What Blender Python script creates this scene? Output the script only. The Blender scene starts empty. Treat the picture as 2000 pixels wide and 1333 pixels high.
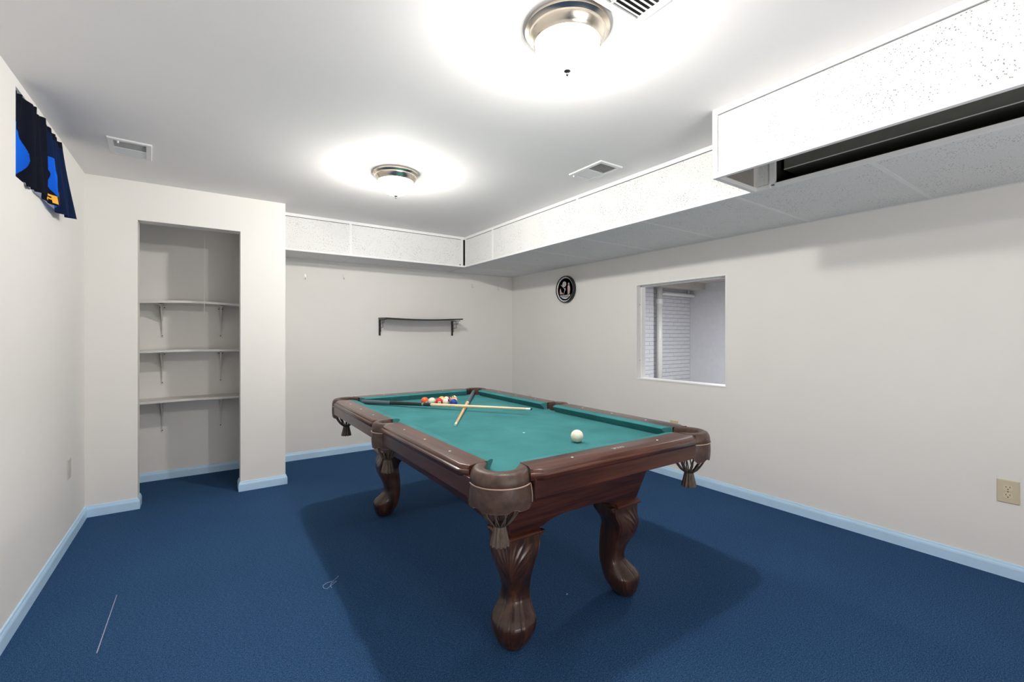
import bpy, bmesh, math, random
from mathutils import Vector, Matrix
random.seed(7)
PI = math.pi
sc = bpy.context.scene
COL = sc.collection

# ------------------------------------------------------------------ camera
CAMH = 1.2
YAW = 34.70
cam_d = bpy.data.cameras.new('camera'); cam = bpy.data.objects.new('camera', cam_d); COL.objects.link(cam)
cam.location = (0, 0, CAMH); cam.rotation_euler = (PI/2, 0, -math.radians(YAW))
cam_d.sensor_width = 36; cam_d.lens = 877.07/2000*36
cam_d.shift_y = (656.65-666.5)/2000
cam_d.clip_start = 0.02
sc.camera = cam
# ------------------------------------------------------------------ world (overcast daylight outside the small window)
w = bpy.data.worlds.new('world'); sc.world = w; w.use_nodes = True
w.node_tree.nodes['Background'].inputs[0].default_value = (0.75, 0.86, 1.0, 1)
w.node_tree.nodes['Background'].inputs[1].default_value = 3.5
# ------------------------------------------------------------------ exposure
sc.view_settings.view_transform = 'Standard'; sc.view_settings.look = 'None'
sc.view_settings.gamma = 1; sc.view_settings.use_curve_mapping = False
sc.view_settings.exposure = 0.08
LAMP = 48.0; BULB = 1800.0       # emission of the glass bowls
# added area lights, out of view, that fill this room and the utility room
def area(name, loc, rot, sx, sy, power, col=(1, 1, 1)):
    d = bpy.data.lights.new(name, 'AREA'); d.shape = 'RECTANGLE'; d.size = sx; d.size_y = sy
    d.energy = power; d.color = col
    o = bpy.data.objects.new(name, d); COL.objects.link(o); o.location = loc; o.rotation_euler = rot
    return o
area('ceiling_fill', (0.95, -1.3, 0.8), (math.radians(180-42), 0, 0), 1.4, 0.6, 32, (1, 0.985, 0.97))  # added fill aimed up and forward to lift ceiling and soffit
area('utility_fill', (5.2, 2.6, 2.03), (0, 0, 0), 0.5, 0.5, 82, (0.96, 0.97, 1))  # added unseen lamp that brightens the room beyond the opening

# ------------------------------------------------------------------ materials
def srgb(r, g, b):
    f = lambda c: (c/255/12.92) if c/255 <= .04045 else ((c/255+.055)/1.055)**2.4
    return (f(r), f(g), f(b), 1)
class N:
    def __init__(s, name):
        s.m = bpy.data.materials.new(name); s.m.use_nodes = True; s.t = s.m.node_tree
        s.p = s.t.nodes['Principled BSDF']; s.out = s.t.nodes['Material Output']
    def n(s, typ, **kw):
        x = s.t.nodes.new(typ)
        for k, v in kw.items():
            if k.startswith('_'): setattr(x, k[1:], v)
            else: x.inputs[k.replace('__', ' ')].default_value = v
        return x
    def l(s, a, b): s.t.links.new(a, b)
    def coord(s, scale=(1, 1, 1)):
        c = s.n('ShaderNodeTexCoord'); m = s.n('ShaderNodeMapping'); m.inputs['Scale'].default_value = scale
        s.l(c.outputs['Object'], m.inputs['Vector']); return m.outputs[0]
    def noise(s, scale, detail=3, vec=None, rough=.5):
        x = s.n('ShaderNodeTexNoise', Scale=scale, Detail=detail, Roughness=rough)
        s.l(vec if vec is not None else s.coord(), x.inputs['Vector']); return x.outputs['Fac']
    def ramp(s, fac, stops):
        r = s.n('ShaderNodeValToRGB'); e = r.color_ramp.elements
        while len(e) < len(stops): e.new(.5)
        for i, (p, c) in enumerate(stops): e[i].position = p; e[i].color = c
        s.l(fac, r.inputs[0]); return r.outputs[0]
    def bump(s, h, strength=.2, dist=.002):
        b = s.n('ShaderNodeBump', Strength=strength, Distance=dist); s.l(h, b.inputs['Height'])
        s.l(b.outputs[0], s.p.inputs['Normal']); return b
    def set(s, **kw):
        for k, v in kw.items(): s.p.inputs[k.replace('__', ' ')].default_value = v
def mul(c, k): return (c[0]*k, c[1]*k, c[2]*k, 1)
def simple(name, col, rough=.5, metal=0, var=.06, scale=30, bump=0, bscale=200, spec=.5, coat=0):
    m = N(name); m.set(Roughness=rough, Metallic=metal); m.p.inputs['Specular IOR Level'].default_value = spec
    if coat: m.set(Coat__Weight=coat, Coat__Roughness=.12)
    m.l(m.ramp(m.noise(scale), [(.3, mul(col, 1-var)), (.7, mul(col, 1+var))]), m.p.inputs['Base Color'])
    if bump: m.bump(m.noise(bscale), bump)
    return m.m
M = {}
M['wall'] = simple('wall_paint', srgb(233, 230, 226), .75, var=.012, scale=2, bump=.06, bscale=160, spec=.25)
M['ceiling'] = simple('ceiling_paint', srgb(243, 240, 239), .8, var=.01, scale=2, bump=.08, bscale=120, spec=.2)
M['white'] = simple('white_paint', srgb(234, 233, 231), .45, var=.01)
M['closetwhite'] = simple('shelf_paint', srgb(226, 223, 218), .5, var=.02)
M['base'] = simple('light_blue_paint', srgb(192, 224, 250), .42, var=.03, scale=9)
M['grid'] = simple('grid_metal_white', srgb(234, 234, 234), .65, var=.01, spec=.2)
M['ventw'] = simple('vent_white_metal', srgb(228, 228, 228), .4, var=.01)
M['dark'] = simple('dark_void', (.012, .012, .011, 1), .8)  # near-black; carries the shade painted into gaps, vent throats and the duct cavity
M['cavshade'] = simple('cavity_shade', (.03, .03, .022, 1), .85, var=.3, scale=12)  # shade of the open duct box put into its backing colour
M['utilwall'] = simple('white_masonry_paint', srgb(208, 209, 214), .6, var=.03, scale=14, bump=.3, bscale=90)
M['pipe'] = simple('white_painted_pipe', srgb(222, 222, 220), .35, var=.02)
M['black'] = simple('black_metal', (.012, .011, .010, 1), .45)
M['blackwood'] = simple('black_wood', (.016, .013, .012, 1), .35)
M['screw'] = simple('dark_screw', (.05, .045, .04, 1), .4, .6)
M['cream'] = simple('ivory_plastic', srgb(206, 194, 168), .4, var=.01)
M['cream2'] = simple('ivory_receptacle', srgb(216, 204, 176), .35, var=.01)
M['plate'] = simple('off_white_plastic', srgb(196, 194, 188), .45)
M['hook'] = simple('clear_white_plastic', srgb(228, 227, 222), .25)
M['ivory'] = simple('cue_ball_ivory', srgb(240, 233, 212), .15, var=.01, coat=.6)
M['bwhite'] = simple('ball_white', srgb(236, 226, 205), .15, var=.01, coat=.6)
for n_, c_ in dict(orange=(238, 92, 40), red=(214, 30, 38), purple=(72, 40, 104), blue=(18, 52, 150), yellow=(232, 190, 40),
                   maroon=(130, 28, 48), amber=(236, 140, 30), green=(20, 92, 60), number=(20, 20, 22)).items():
    M['b_'+n_] = simple('ball_'+n_, srgb(*c_), .15, var=.02, coat=.6)
M['maple'] = simple('maple_shaft', srgb(232, 206, 166), .3, var=.05, scale=20, coat=.3)
M['maple2'] = simple('amber_maple_shaft', srgb(226, 180, 124), .3, var=.06, scale=20, coat=.3)
M['ferrule'] = simple('white_ferrule', srgb(240, 240, 232), .3)
M['tip'] = simple('cue_tip', srgb(30, 60, 80), .9)
M['tipg'] = simple('pale_chalked_tip', srgb(150, 200, 185), .8)
M['wrap'] = simple('grey_linen_wrap', srgb(84, 96, 104), .8, var=.25, scale=400)
M['cueblack'] = simple('black_lacquer', (.01, .012, .013, 1), .2, coat=.6)
M['steel'] = simple('steel_ring', (.6, .6, .6, 1), .2, 1)
M['nickel'] = simple('brushed_nickel', srgb(222, 212, 196), .22, 1, var=.03)
M['finial'] = simple('dark_nickel', (.012, .011, .0115, 1), .5)
M['mop'] = simple('pearl_inlay', srgb(240, 240, 238), .25)
M['tassel'] = simple('leather_fringe', srgb(92, 78, 68), .6, var=.25, scale=60, bump=.4, bscale=300)
M['yellowtxt'] = simple('gold_print', srgb(246, 176, 50), .7)
M['chalk'] = simple('chalk_mark', srgb(190, 225, 220), .9)
M['thread'] = simple('pale_thread', srgb(150, 170, 200), .8)
M['seam'] = simple('seam_backing', srgb(165, 165, 185), .9)
M['facegrey'] = simple('clock_grey', srgb(150, 150, 155), .5)
M['facelight'] = simple('clock_light', srgb(205, 205, 208), .5)
M['facedark'] = simple('clock_dark', srgb(80, 77, 82), .5, var=.35, scale=60)
M['facepink'] = simple('clock_pink', srgb(190, 165, 155), .5, var=.15, scale=80)
M['clockrim'] = simple('clock_black_plastic', (.012, .012, .013, 1), .3)
M['hand'] = simple('clock_hand_white', srgb(225, 225, 225), .4)

def carpet():
    m = N('navy_carpet'); m.set(Roughness=.95); m.p.inputs['Specular IOR Level'].default_value = .1
    fine = m.noise(330, 2); mid = m.noise(90, 3, m.coord((1, 2.2, 1))); big = m.noise(1.6, 3)
    c = m.ramp(fine, [(.25, srgb(18, 44, 78)), (.5, srgb(40, 74, 112)), (.75, srgb(80, 112, 148))])
    c2 = m.ramp(mid, [(.3, (.68, .70, .74, 1)), (.7, (1.28, 1.26, 1.22, 1))])
    c3 = m.ramp(big, [(.3, (.93, .95, .97, 1)), (.7, (1.06, 1.05, 1.04, 1))])
    x = m.n('ShaderNodeMix', _data_type='RGBA', _blend_type='MULTIPLY', Factor=1.0); m.l(c, x.inputs[6]); m.l(c2, x.inputs[7])
    y = m.n('ShaderNodeMix', _data_type='RGBA', _blend_type='MULTIPLY', Factor=1.0); m.l(x.outputs[2], y.inputs[6]); m.l(c3, y.inputs[7])
    m.l(y.outputs[2], m.p.inputs['Base Color']); m.bump(fine, .5, .004); return m.m
M['carpet'] = carpet()
def felt():
    m = N('green_felt'); m.set(Roughness=.9); m.p.inputs['Specular IOR Level'].default_value = .06
    pass
    c = m.ramp(m.noise(6, 4), [(.3, srgb(59, 117, 120)), (.7, srgb(69, 131, 134))])
    m.l(c, m.p.inputs['Base Color']); m.bump(m.noise(500, 2), .15, .001); return m.m
M['felt'] = felt()
def tile():
    m = N('acoustic_tile'); m.set(Roughness=.9); m.p.inputs['Specular IOR Level'].default_value = .1
    co = m.coord()
    v = m.n('ShaderNodeTexVoronoi', Scale=105, Randomness=1.0); m.l(co, v.inputs['Vector'])
    v2 = m.n('ShaderNodeTexVoronoi', Scale=42, Randomness=1.0); m.l(co, v2.inputs['Vector'])
    big = m.noise(9, 2)
    th = m.n('ShaderNodeMapRange'); m.l(big, th.inputs[0]); th.inputs[1].default_value = .35; th.inputs[2].default_value = .65
    th.inputs[3].default_value = .12; th.inputs[4].default_value = .24
    lt = m.n('ShaderNodeMath', _operation='LESS_THAN'); m.l(v.outputs['Distance'], lt.inputs[0]); m.l(th.outputs[0], lt.inputs[1])
    lt2 = m.n('ShaderNodeMath', _operation='LESS_THAN'); m.l(v2.outputs['Distance'], lt2.inputs[0]); lt2.inputs[1].default_value = .055
    mx = m.n('ShaderNodeMath', _operation='MAXIMUM'); m.l(lt.outputs[0], mx.inputs[0]); m.l(lt2.outputs[0], mx.inputs[1])
    c = m.n('ShaderNodeMix', _data_type='RGBA'); m.l(mx.outputs[0], c.inputs[0])
    c.inputs[6].default_value = srgb(227, 227, 226); c.inputs[7].default_value = srgb(140, 139, 137)
    m.l(c.outputs[2], m.p.inputs['Base Color']); m.bump(m.noise(260, 3), .25, .002); return m.m
M['tile'] = tile()
def wood(name, axis, k=1.0, tint=(1, 1, 1)):
    m = N(name); m.set(Roughness=.34, Coat__Weight=.5, Coat__Roughness=.2); m.p.inputs['Specular IOR Level'].default_value = .3
    s = [16, 16, 16]; s[axis] = 1.1
    g = m.noise(1.6, 6, m.coord(tuple(s)), .62); s2 = [120, 120, 120]; s2[axis] = 5
    f = m.noise(1.0, 2, m.coord(tuple(s2)))
    tn = lambda q: (q[0]*tint[0], q[1]*tint[1], q[2]*tint[2], 1)
    c = m.ramp(g, [(.3, tn(mul((.022, .0065, .0042, 1), k))), (.5, tn(mul((.062, .018, .0095, 1), k))), (.72, tn(mul((.125, .038, .019, 1), k)))])
    d = m.ramp(f, [(.3, (.72, .7, .7, 1)), (.7, (1.2, 1.2, 1.2, 1))])
    x = m.n('ShaderNodeMix', _data_type='RGBA', _blend_type='MULTIPLY', Factor=1.0); m.l(c, x.inputs[6]); m.l(d, x.inputs[7])
    m.l(x.outputs[2], m.p.inputs['Base Color']); m.bump(f, .08, .0006); return m.m
M['wx'] = wood('mahogany_lengthwise_x', 0); M['wy'] = wood('mahogany_lengthwise_y', 1); M['wz'] = wood('mahogany_upright', 2, .9, (.9, 1.25, 1.3))
M['wmould'] = wood('mahogany_moulding', 0, 1.5)
def leather():
    m = N('brown_leather'); m.set(Roughness=.42); m.p.inputs['Specular IOR Level'].default_value = .5
    c = m.ramp(m.noise(40, 4), [(.3, srgb(60, 43, 36)), (.7, srgb(90, 68, 59))])
    m.l(c, m.p.inputs['Base Color']); m.bump(m.noise(420, 3), .35, .0015); return m.m
M['leather'] = leather()
M['piping'] = simple('leather_piping', srgb(176, 150, 134), .4)
def glow():
    m = N('lit_frosted_glass'); m.set(Roughness=.3); m.p.inputs['Base Color'].default_value = (.95, .94, .9, 1)
    m.p.inputs['Emission Color'].default_value = (1, .985, .95, 1); m.p.inputs['Emission Strength'].default_value = LAMP
    tr = m.n('ShaderNodeBsdfTransparent', Color=(1, .99, .97, 1)); mx = m.n('ShaderNodeMixShader', Fac=.6)
    m.l(m.p.outputs[0], mx.inputs[1]); m.l(tr.outputs[0], mx.inputs[2]); m.l(mx.outputs[0], m.out.inputs['Surface']); return m.m
M['glow'] = glow()
def bulb():
    m = N('lit_bulb'); m.p.inputs['Emission Color'].default_value = (1, .985, .95, 1); m.p.inputs['Emission Strength'].default_value = BULB; return m.m
M['bulb'] = bulb()
def cloth(name, col, trans, tw):
    m = N(name); m.set(Roughness=.9); m.p.inputs['Specular IOR Level'].default_value = .1; m.p.inputs['Base Color'].default_value = col
    tr = m.n('ShaderNodeBsdfTranslucent', Color=trans); mx = m.n('ShaderNodeMixShader', Fac=tw)
    m.l(m.p.outputs[0], mx.inputs[1]); m.l(tr.outputs[0], mx.inputs[2]); m.l(mx.outputs[0], m.out.inputs['Surface'])
    m.bump(m.noise(300, 2), .3, .002); return m.m
M['curtdark'] = cloth('black_curtain_cloth', (.005, .006, .010, 1), (.02, .05, .14, 1), .06)
M['curtblue'] = cloth('blue_curtain_cloth', (.01, .10, .55, 1), (.02, .22, 1.0, 1), .55)
M['curtnavy'] = cloth('navy_curtain_cloth', (.005, .010, .030, 1), (.02, .08, .3, 1), .14)
def glass():
    m = N('window_glass'); m.set(Roughness=.02, Transmission__Weight=1.0, IOR=1.45); return m.m
M['glass'] = glass()

# ------------------------------------------------------------------ mesh helpers
def obj(name, bm, mat, parent=None, smooth=False, **props):
    me = bpy.data.meshes.new(name)
    bmesh.ops.recalc_face_normals(bm, faces=bm.faces)
    bm.to_mesh(me); bm.free()
    mats = mat if isinstance(mat, (list, tuple)) else [mat]
    for m in mats: me.materials.append(M[m] if isinstance(m, str) else m)
    if smooth:
        for p in me.polygons: p.use_smooth = True
        if smooth != True: me.set_sharp_from_angle(angle=math.radians(smooth))
    o = bpy.data.objects.new(name, me); COL.objects.link(o)
    if parent: o.parent = parent
    for k, v in props.items(): o[k] = v
    return o
def tag(o, label, cat, group=None):
    o['label'] = label; o['category'] = cat
    if group: o['group'] = group
    return o
def empty(name, loc=(0, 0, 0), rz=0, parent=None, **props):
    o = bpy.data.objects.new(name, None); COL.objects.link(o); o.location = loc; o.rotation_euler = (0, 0, rz)
    o.empty_display_size = .05
    if parent: o.parent = parent
    for k, v in props.items(): o[k] = v
    return o
def thing(name, label, cat, loc=(0, 0, 0), rz=0, group=None):
    return tag(empty(name, loc, rz), label, cat, group)
def B(): return bmesh.new()
def box(bm, a, b, mi=0, bevel=0):
    x0, y0, z0 = [min(p, q) for p, q in zip(a, b)]; x1, y1, z1 = [max(p, q) for p, q in zip(a, b)]
    v = [bm.verts.new(c) for c in ((x0, y0, z0), (x1, y0, z0), (x1, y1, z0), (x0, y1, z0), (x0, y0, z1), (x1, y0, z1), (x1, y1, z1), (x0, y1, z1))]
    fs = [bm.faces.new([v[i] for i in f]) for f in ((0, 3, 2, 1), (4, 5, 6, 7), (0, 1, 5, 4), (1, 2, 6, 5), (2, 3, 7, 6), (3, 0, 4, 7))]
    for f in fs: f.material_index = mi
    if bevel:
        es = list({e for f in fs for e in f.edges})
        bmesh.ops.bevel(bm, geom=es, offset=bevel, segments=2, affect='EDGES', profile=.6)
    return bm
def layers(bm, rings, cap=True, closed=True, mi=0):
    vr = [[bm.verts.new(p) for p in r] for r in rings]
    n = len(rings[0])
    for a, b in zip(vr[:-1], vr[1:]):
        for i in range(n if closed else n-1):
            j = (i+1) % n
            f = bm.faces.new((a[i], a[j], b[j], b[i])); f.material_index = mi
    if cap:
        for r in (vr[0], vr[-1]):
            try: bm.faces.new(r).material_index = mi
            except ValueError: pass
    return vr
def lathe(bm, prof, c=(0, 0, 0), n=40, mi=0):
    rings = [[(c[0]+r*math.cos(2*PI*i/n), c[1]+r*math.sin(2*PI*i/n), c[2]+z) for i in range(n)] for r, z in prof]
    return layers(bm, rings, mi=mi)
def tube(bm, pts, r, n=8, mi=0):
    pts = [Vector(p) for p in pts]; rings = []
    up = None
    for i, p in enumerate(pts):
        d = (pts[min(i+1, len(pts)-1)]-pts[max(i-1, 0)]).normalized()
        if up is None: up = d.orthogonal().normalized()
        up = (up-d*up.dot(d)).normalized(); s = d.cross(up)
        rr = r[i] if isinstance(r, (list, tuple)) else r
        rings.append([p+(up*math.cos(2*PI*k/n)+s*math.sin(2*PI*k/n))*rr for k in range(n)])
    return layers(bm, rings, mi=mi)
def prism(bm, poly, z0, z1, mi=0):
    layers(bm, [[(x, y, z0) for x, y in poly], [(x, y, z1) for x, y in poly]], mi=mi); return bm
def text_bm(s, size, extr=.001, bold=0):
    cu = bpy.data.curves.new('t', 'FONT'); cu.body = s; cu.size = size; cu.extrude = extr; cu.align_x = 'CENTER'; cu.align_y = 'CENTER'
    cu.offset = bold; cu.resolution_u = 2
    o = bpy.data.objects.new('t', cu); COL.objects.link(o)
    dg = bpy.context.evaluated_depsgraph_get(); dg.update()
    me = bpy.data.meshes.new_from_object(o.evaluated_get(dg)); bm = B(); bm.from_mesh(me)
    bpy.data.objects.remove(o); bpy.data.curves.remove(cu); bpy.data.meshes.remove(me); return bm

# ------------------------------------------------------------------ room dimensions
C = 2.274; XL = -.6315; YB = 4.044; XR = 3.2985; YW = 4.754; XB = .563; SX = 2.36; SY = 4.318; SZ = 1.950; BX = 2.003
YR = -1.6; T = .15
S = dict(kind='structure')
floor = obj('floor', box(B(), (XL-T, YR-T, -.12), (XR+T, YW+T, 0)), 'carpet', **S)
b = B(); prism(b, [(-.326, 2.29), (-.3225, 2.29), (-.3195, 2.75), (-.3215, 2.75)], 0, .0012); obj('seam', b, 'seam', floor)
obj('ceiling', box(B(), (XL-T, YR-T, C), (XR+T, YW+T, C+.12)), 'ceiling', **S)
obj('wall_rear', box(B(), (XL-T, YR-T, 0), (XR+T, YR, C)), 'wall', **S)
obj('wall_back', box(B(), (XL-T, YW, 0), (XR+T, YW+T, C)), 'wall', **S)
# left wall with small high window
WY0, WY1, WZ0, WZ1 = 2.700, 3.400, 1.862, 2.236
TL = .26
b = B()
box(b, (XL-TL, YR, 0), (XL, YW, WZ0)); box(b, (XL-TL, YR, WZ1), (XL, YW, C))
box(b, (XL-TL, YR, WZ0), (XL, WY0, WZ1)); box(b, (XL-TL, WY1, WZ0), (XL, YW, WZ1))
obj('wall_left', b, 'wall', **S)
# right wall with the pass-through opening
PY0, PY1, PZ0, PZ1, PT = 1.884, 2.756, .803, 1.675, .12
b = B()
box(b, (XR, YR, 0), (XR+PT, YW, PZ0)); box(b, (XR, YR, PZ1), (XR+PT, YW, C))
box(b, (XR, YR, PZ0), (XR+PT, PY0, PZ1)); box(b, (XR, PY1, PZ0), (XR+PT, YW, PZ1))
obj('wall_right', b, 'wall', **S)
# closet bump with the tall niche opening
NX0, NX1, NZ, NT = -.362, .250, 2.007, .12
b = B()
box(b, (XL, YB, 0), (NX0, YB+NT, C)); box(b, (NX1, YB, 0), (XB, YB+NT, C)); box(b, (NX0, YB, NZ), (NX1, YB+NT, C))
box(b, (XB-.11, YB+NT, 0), (XB, YW, C))
obj('wall_closet', b, 'wall', **S)

# baseboards (profile: flat face, small ogee top)
def baseboard(name, pts, side):
    # pts polyline on the wall line, board grows to 'side' (+1 left of travel)
    prof = [(0, 0), (.013, 0), (.013, .050), (.011, .058), (.008, .064), (.006, .072), (0, .074)]
    rings = []
    P = [Vector(p) for p in pts]
    for i, p in enumerate(P):
        ns = []
        if i > 0: d = (P[i]-P[i-1]).normalized(); ns.append(Vector((-d.y, d.x))*side)
        if i < len(P)-1: d = (P[i+1]-P[i]).normalized(); ns.append(Vector((-d.y, d.x))*side)
        n = ns[0] if len(ns) == 1 else (ns[0]+ns[1])/(1+ns[0].dot(ns[1]))
        rings.append([(p.x+n.x*o, p.y+n.y*o, z) for o, z in prof])
    b = B(); layers(b, rings); return obj(name, b, 'base', **S)
baseboard('baseboard_left', [(XL, YR), (XL, YB), (NX0, YB), (NX0, YB+NT)], -1)
baseboard('baseboard_column', [(NX1, YB+NT), (NX1, YB), (XB, YB), (XB, YW), (XR, YW)], -1)
baseboard('baseboard_right', [(XR, YW), (XR, YR)], -1)
baseboard('baseboard_closet', [(XL, YW), (XB-.11, YW)], -1)
baseboard('baseboard_rear', [(XR, YR), (XL, YR)], -1)

# ------------------------------------------------------------------ soffit of acoustic tiles in a white metal grid
soffit = empty('ceiling_soffit', (0, 0, 0), **S)
TT = .012
def panel(a, b_): return obj('tile_panel', box(B(), a, b_), 'tile', soffit)
def bar(a, b_, nm='grid_bar'): return obj(nm, box(B(), a, b_), 'grid', soffit)
BE = 1.215      # far end of the deeper duct box
# bottom tiles of the right run (between front edge and wall)
ys = [YW]+[4.30, 3.72, 3.145, 2.537, 1.935, 1.31, .711, .10, -.51, -1.12, YR]
for i in range(len(ys)-1):
    y1, y0 = ys[i], ys[i+1]
    x0 = SX+.022 if y0 < SY else SX+.022
    panel((x0, y0+.0105, SZ+.0012), (XR-.012, y1-.0105, SZ+.0012+TT))
    bar((x0, y0-.010, SZ), (XR-.012, y0+.010, SZ+.005)) if y0 > YR else None
bar((XR-.012, YR, SZ-.001), (XR, YW, SZ+.005), 'wall_angle')
# bottom tiles of the back run
xs = [XB, 1.152, 1.757, SX+.012]
for i in range(3):
    panel((xs[i]+.0105, SY+.022, SZ+.0012), (xs[i+1]-.0105, YW-.012, SZ+.0012+TT))
    if i: bar((xs[i]-.010, SY+.022, SZ), (xs[i]+.010, YW-.012, SZ+.005))
bar((XB, YW-.012, SZ-.001), (SX, YW, SZ+.005), 'wall_angle')
# front faces
RT, RB = .026, .016
def front_x(x, y0, y1, splits, ztop=C, depth=.022, nm='grid_bar'):
    bar((x, y0, ztop-RT), (x+depth, y1, ztop), nm); bar((x, y0, SZ-.001), (x+depth, y1, SZ+RB), nm)
    e = [y0]+splits+[y1]
    for i in range(len(e)-1):
        panel((x+.005, e[i]+(.010 if i else .002), SZ+RB-.003), (x+.005+TT, e[i+1]-(.010 if i < len(e)-2 else .002), ztop-RT-.004))
        if i: bar((x+.001, e[i]-.012, SZ+RB), (x+.016, e[i]+.012, ztop-RT))
def front_y(y, x0, x1, splits, ztop=C, depth=.022):
    bar((x0, y, ztop-RT), (x1, y+depth, ztop)); bar((x0, y, SZ-.001), (x1, y+depth, SZ+RB))
    e = [x0]+splits+[x1]
    for i in range(len(e)-1):
        panel((e[i]+(.010 if i else .002), y+.005, SZ+RB-.003), (e[i+1]-(.010 if i < len(e)-2 else .002), y+.005+TT, ztop-RT-.004))
        if i: bar((e[i]-.012, y+.001, SZ+RB), (e[i]+.012, y+.016, ztop-RT))
front_y(SY, XB, SX-.016, [1.152]); bar((SX-.040, SY+.001, SZ+RB), (SX-.016, SY+.016, C-RT))
front_x(SX, 1.125, SY-.012, [2.536, 3.752]); bar((SX+.001, SY-.030, SZ+RB), (SX+.016, SY-.012, C-RT))
bar((SX, 1.10, SZ+RB), (SX+.020, 1.125, C-RT))
bar((SX-.016, SY, C-RT), (SX+.022, SY+.022, C)); bar((SX-.016, SY, SZ-.001), (SX+.022, SY+.022, SZ+RB)); bar((SX, SY-.012, C-RT), (SX+.022, SY, C)); bar((SX, SY-.012, SZ-.001), (SX+.022, SY, SZ+RB))
obj('corner_gap', box(B(), (SX-.004, SY+.010, SZ+RB), (SX+.008, SY+.020, C-RT)), 'dark', soffit)
b = B(); lathe(b, [(.0001, 0), (.006, 0), (.006, .003), (.0001, .003)], n=12)
bmesh.ops.rotate(b, verts=b.verts, cent=(0, 0, 0), matrix=Matrix.Rotation(PI/2, 3, 'X')); bmesh.ops.translate(b, verts=b.verts, vec=(SX-.055, SY, SZ+.022))
obj('screw', b, 'dark', soffit)
# deeper duct box: front, far end, bottom rails, open underside
ZB = SZ-.002
bar((BX, YR, C-RT-.003), (BX+.022, BE, C)); bar((BX, YR, ZB), (BX+.022, BE, ZB+.028))
bar((BX, BE-.024, ZB+.028), (BX+.014, BE, C-RT-.003))
e = [BE-.024, -.0, YR]
panel((BX+.005, YR, ZB+.026), (BX+.005+TT, BE-.026, C-RT-.008))
bar((BX+.022, BE-.020, C-RT), (SX, BE, C)); bar((BX+.022, BE-.022, ZB), (SX+.01, BE, ZB+.020))
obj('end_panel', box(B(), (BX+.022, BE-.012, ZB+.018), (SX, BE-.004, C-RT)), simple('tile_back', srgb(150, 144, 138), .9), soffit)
bar((SX, YR, ZB), (SX+.022, 1.10, ZB+.018))      # inner rail, top left open
obj('duct', box(B(), (SX+.09, YR, SZ+.10), (XR-.02, BE-.12, C-.02)), simple('dull_duct_metal', (.16, .16, .14, 1), .7), soffit)
bar((SX+.086, YR, SZ+.099), (SX+.090, BE-.12, SZ+.103), 'duct_edge')
obj('shade_lining', box(B(), (SX+.024, YR, SZ+TT+.012), (XR-.02, BE-.10, SZ+TT+.016)), 'dark', soffit)  # added dark sheets, colour stands in for the unlit cavity
obj('shade_lining', box(B(), (BX+.03, YR, C-.012), (SX+.09, BE-.024, C-.006)), 'cavshade', soffit)
obj('shade_lining', box(B(), (BX+.018, YR, ZB+.03), (BX+.022, BE-.03, C-RT)), 'cavshade', soffit)
obj('shade_lining', box(B(), (SX+.026, BE-.10, SZ+TT+.008), (XR-.02, BE-.09, C-.01)), 'dark', soffit)

# ------------------------------------------------------------------ pass-through window trim and utility room beyond
pw = empty('window_2', (0, 0, 0), **S)
def fr(a, b_, nm='frame_board', m='white', bev=.0015): return obj(nm, box(B(), a, b_, bevel=bev), m, pw)
fx0, fx1 = XR-.002, XR+PT
th = .012
fr((fx0, PY1-th, PZ0), (fx1, PY1, PZ1)); fr((fx0, PY0, PZ0), (fx1, PY0+th, PZ1))
fr((fx0, PY0+th, PZ1-th), (fx1, PY1-th, PZ1)); fr((fx0-.002, PY0+th, PZ0), (fx1, PY1-th, PZ0+th))
fr((XR+.050, PY1-th-.014, PZ0+th), (XR+.075, PY1-th, PZ1-th), 'stop_bead'); fr((XR+.050, PY0+th, PZ0+th), (XR+.075, PY0+th+.010, PZ1-th), 'stop_bead')
fr((XR+.050, PY0+th, PZ1-th-.012), (XR+.075, PY1-th, PZ1-th), 'stop_bead')
for z_ in (1.49, .975):
    for x_ in (XR+.040, XR+.085):
        b = B(); box(b, (x_-.003, PY1-th-.0015, z_-.003), (x_+.003, PY1-th, z_+.003)); obj('screw', b, 'screw', pw)
UX0, UX1, UY0, UY1, UC = XR+PT, 7.12, .2, 4.754, 2.10
obj('floor_utility', box(B(), (UX0, UY0-.1, -.12), (UX1+.1, UY1+.1, 0)), simple('grey_concrete', srgb(150, 148, 145), .8, bump=.2), **S)
b = B(); box(b, (UX0, UY0-.1, UC), (UX1+.1, UY1+.1, UC+.1)); obj('ceiling_utility', b, simple('joist_white', srgb(196, 190, 184), .8, var=.1, scale=6), **S)
obj('wall_utility_right', box(B(), (UX1, UY0, 0), (UX1+.1, UY1+.1, UC)), 'utilwall', **S)
obj('wall_utility_rear', box(B(), (UX0, UY0-.1, 0), (UX1, UY0, UC)), 'utilwall', **S)
wu = obj('wall_utility_back', box(B(), (UX0, UY1+.006, 0), (UX1, UY1+.1, UC)), 'utilwall', **S)
pier = 6.02
course = .0655
brick_cache = {}
def brick(x0, x1, z0, yf):
    L = round(x1-x0, 3)
    if L not in brick_cache:
        bb = box(B(), (0, 0, 0), (L, .03, course-.005), bevel=.0025); o = obj('brick', bb, 'utilwall', wu); brick_cache[L] = o.data
        o.location = (x0, yf, z0)
    else:
        o = bpy.data.objects.new('brick', brick_cache[L]); COL.objects.link(o); o.parent = wu; o.location = (x0, yf, z0)
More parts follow.
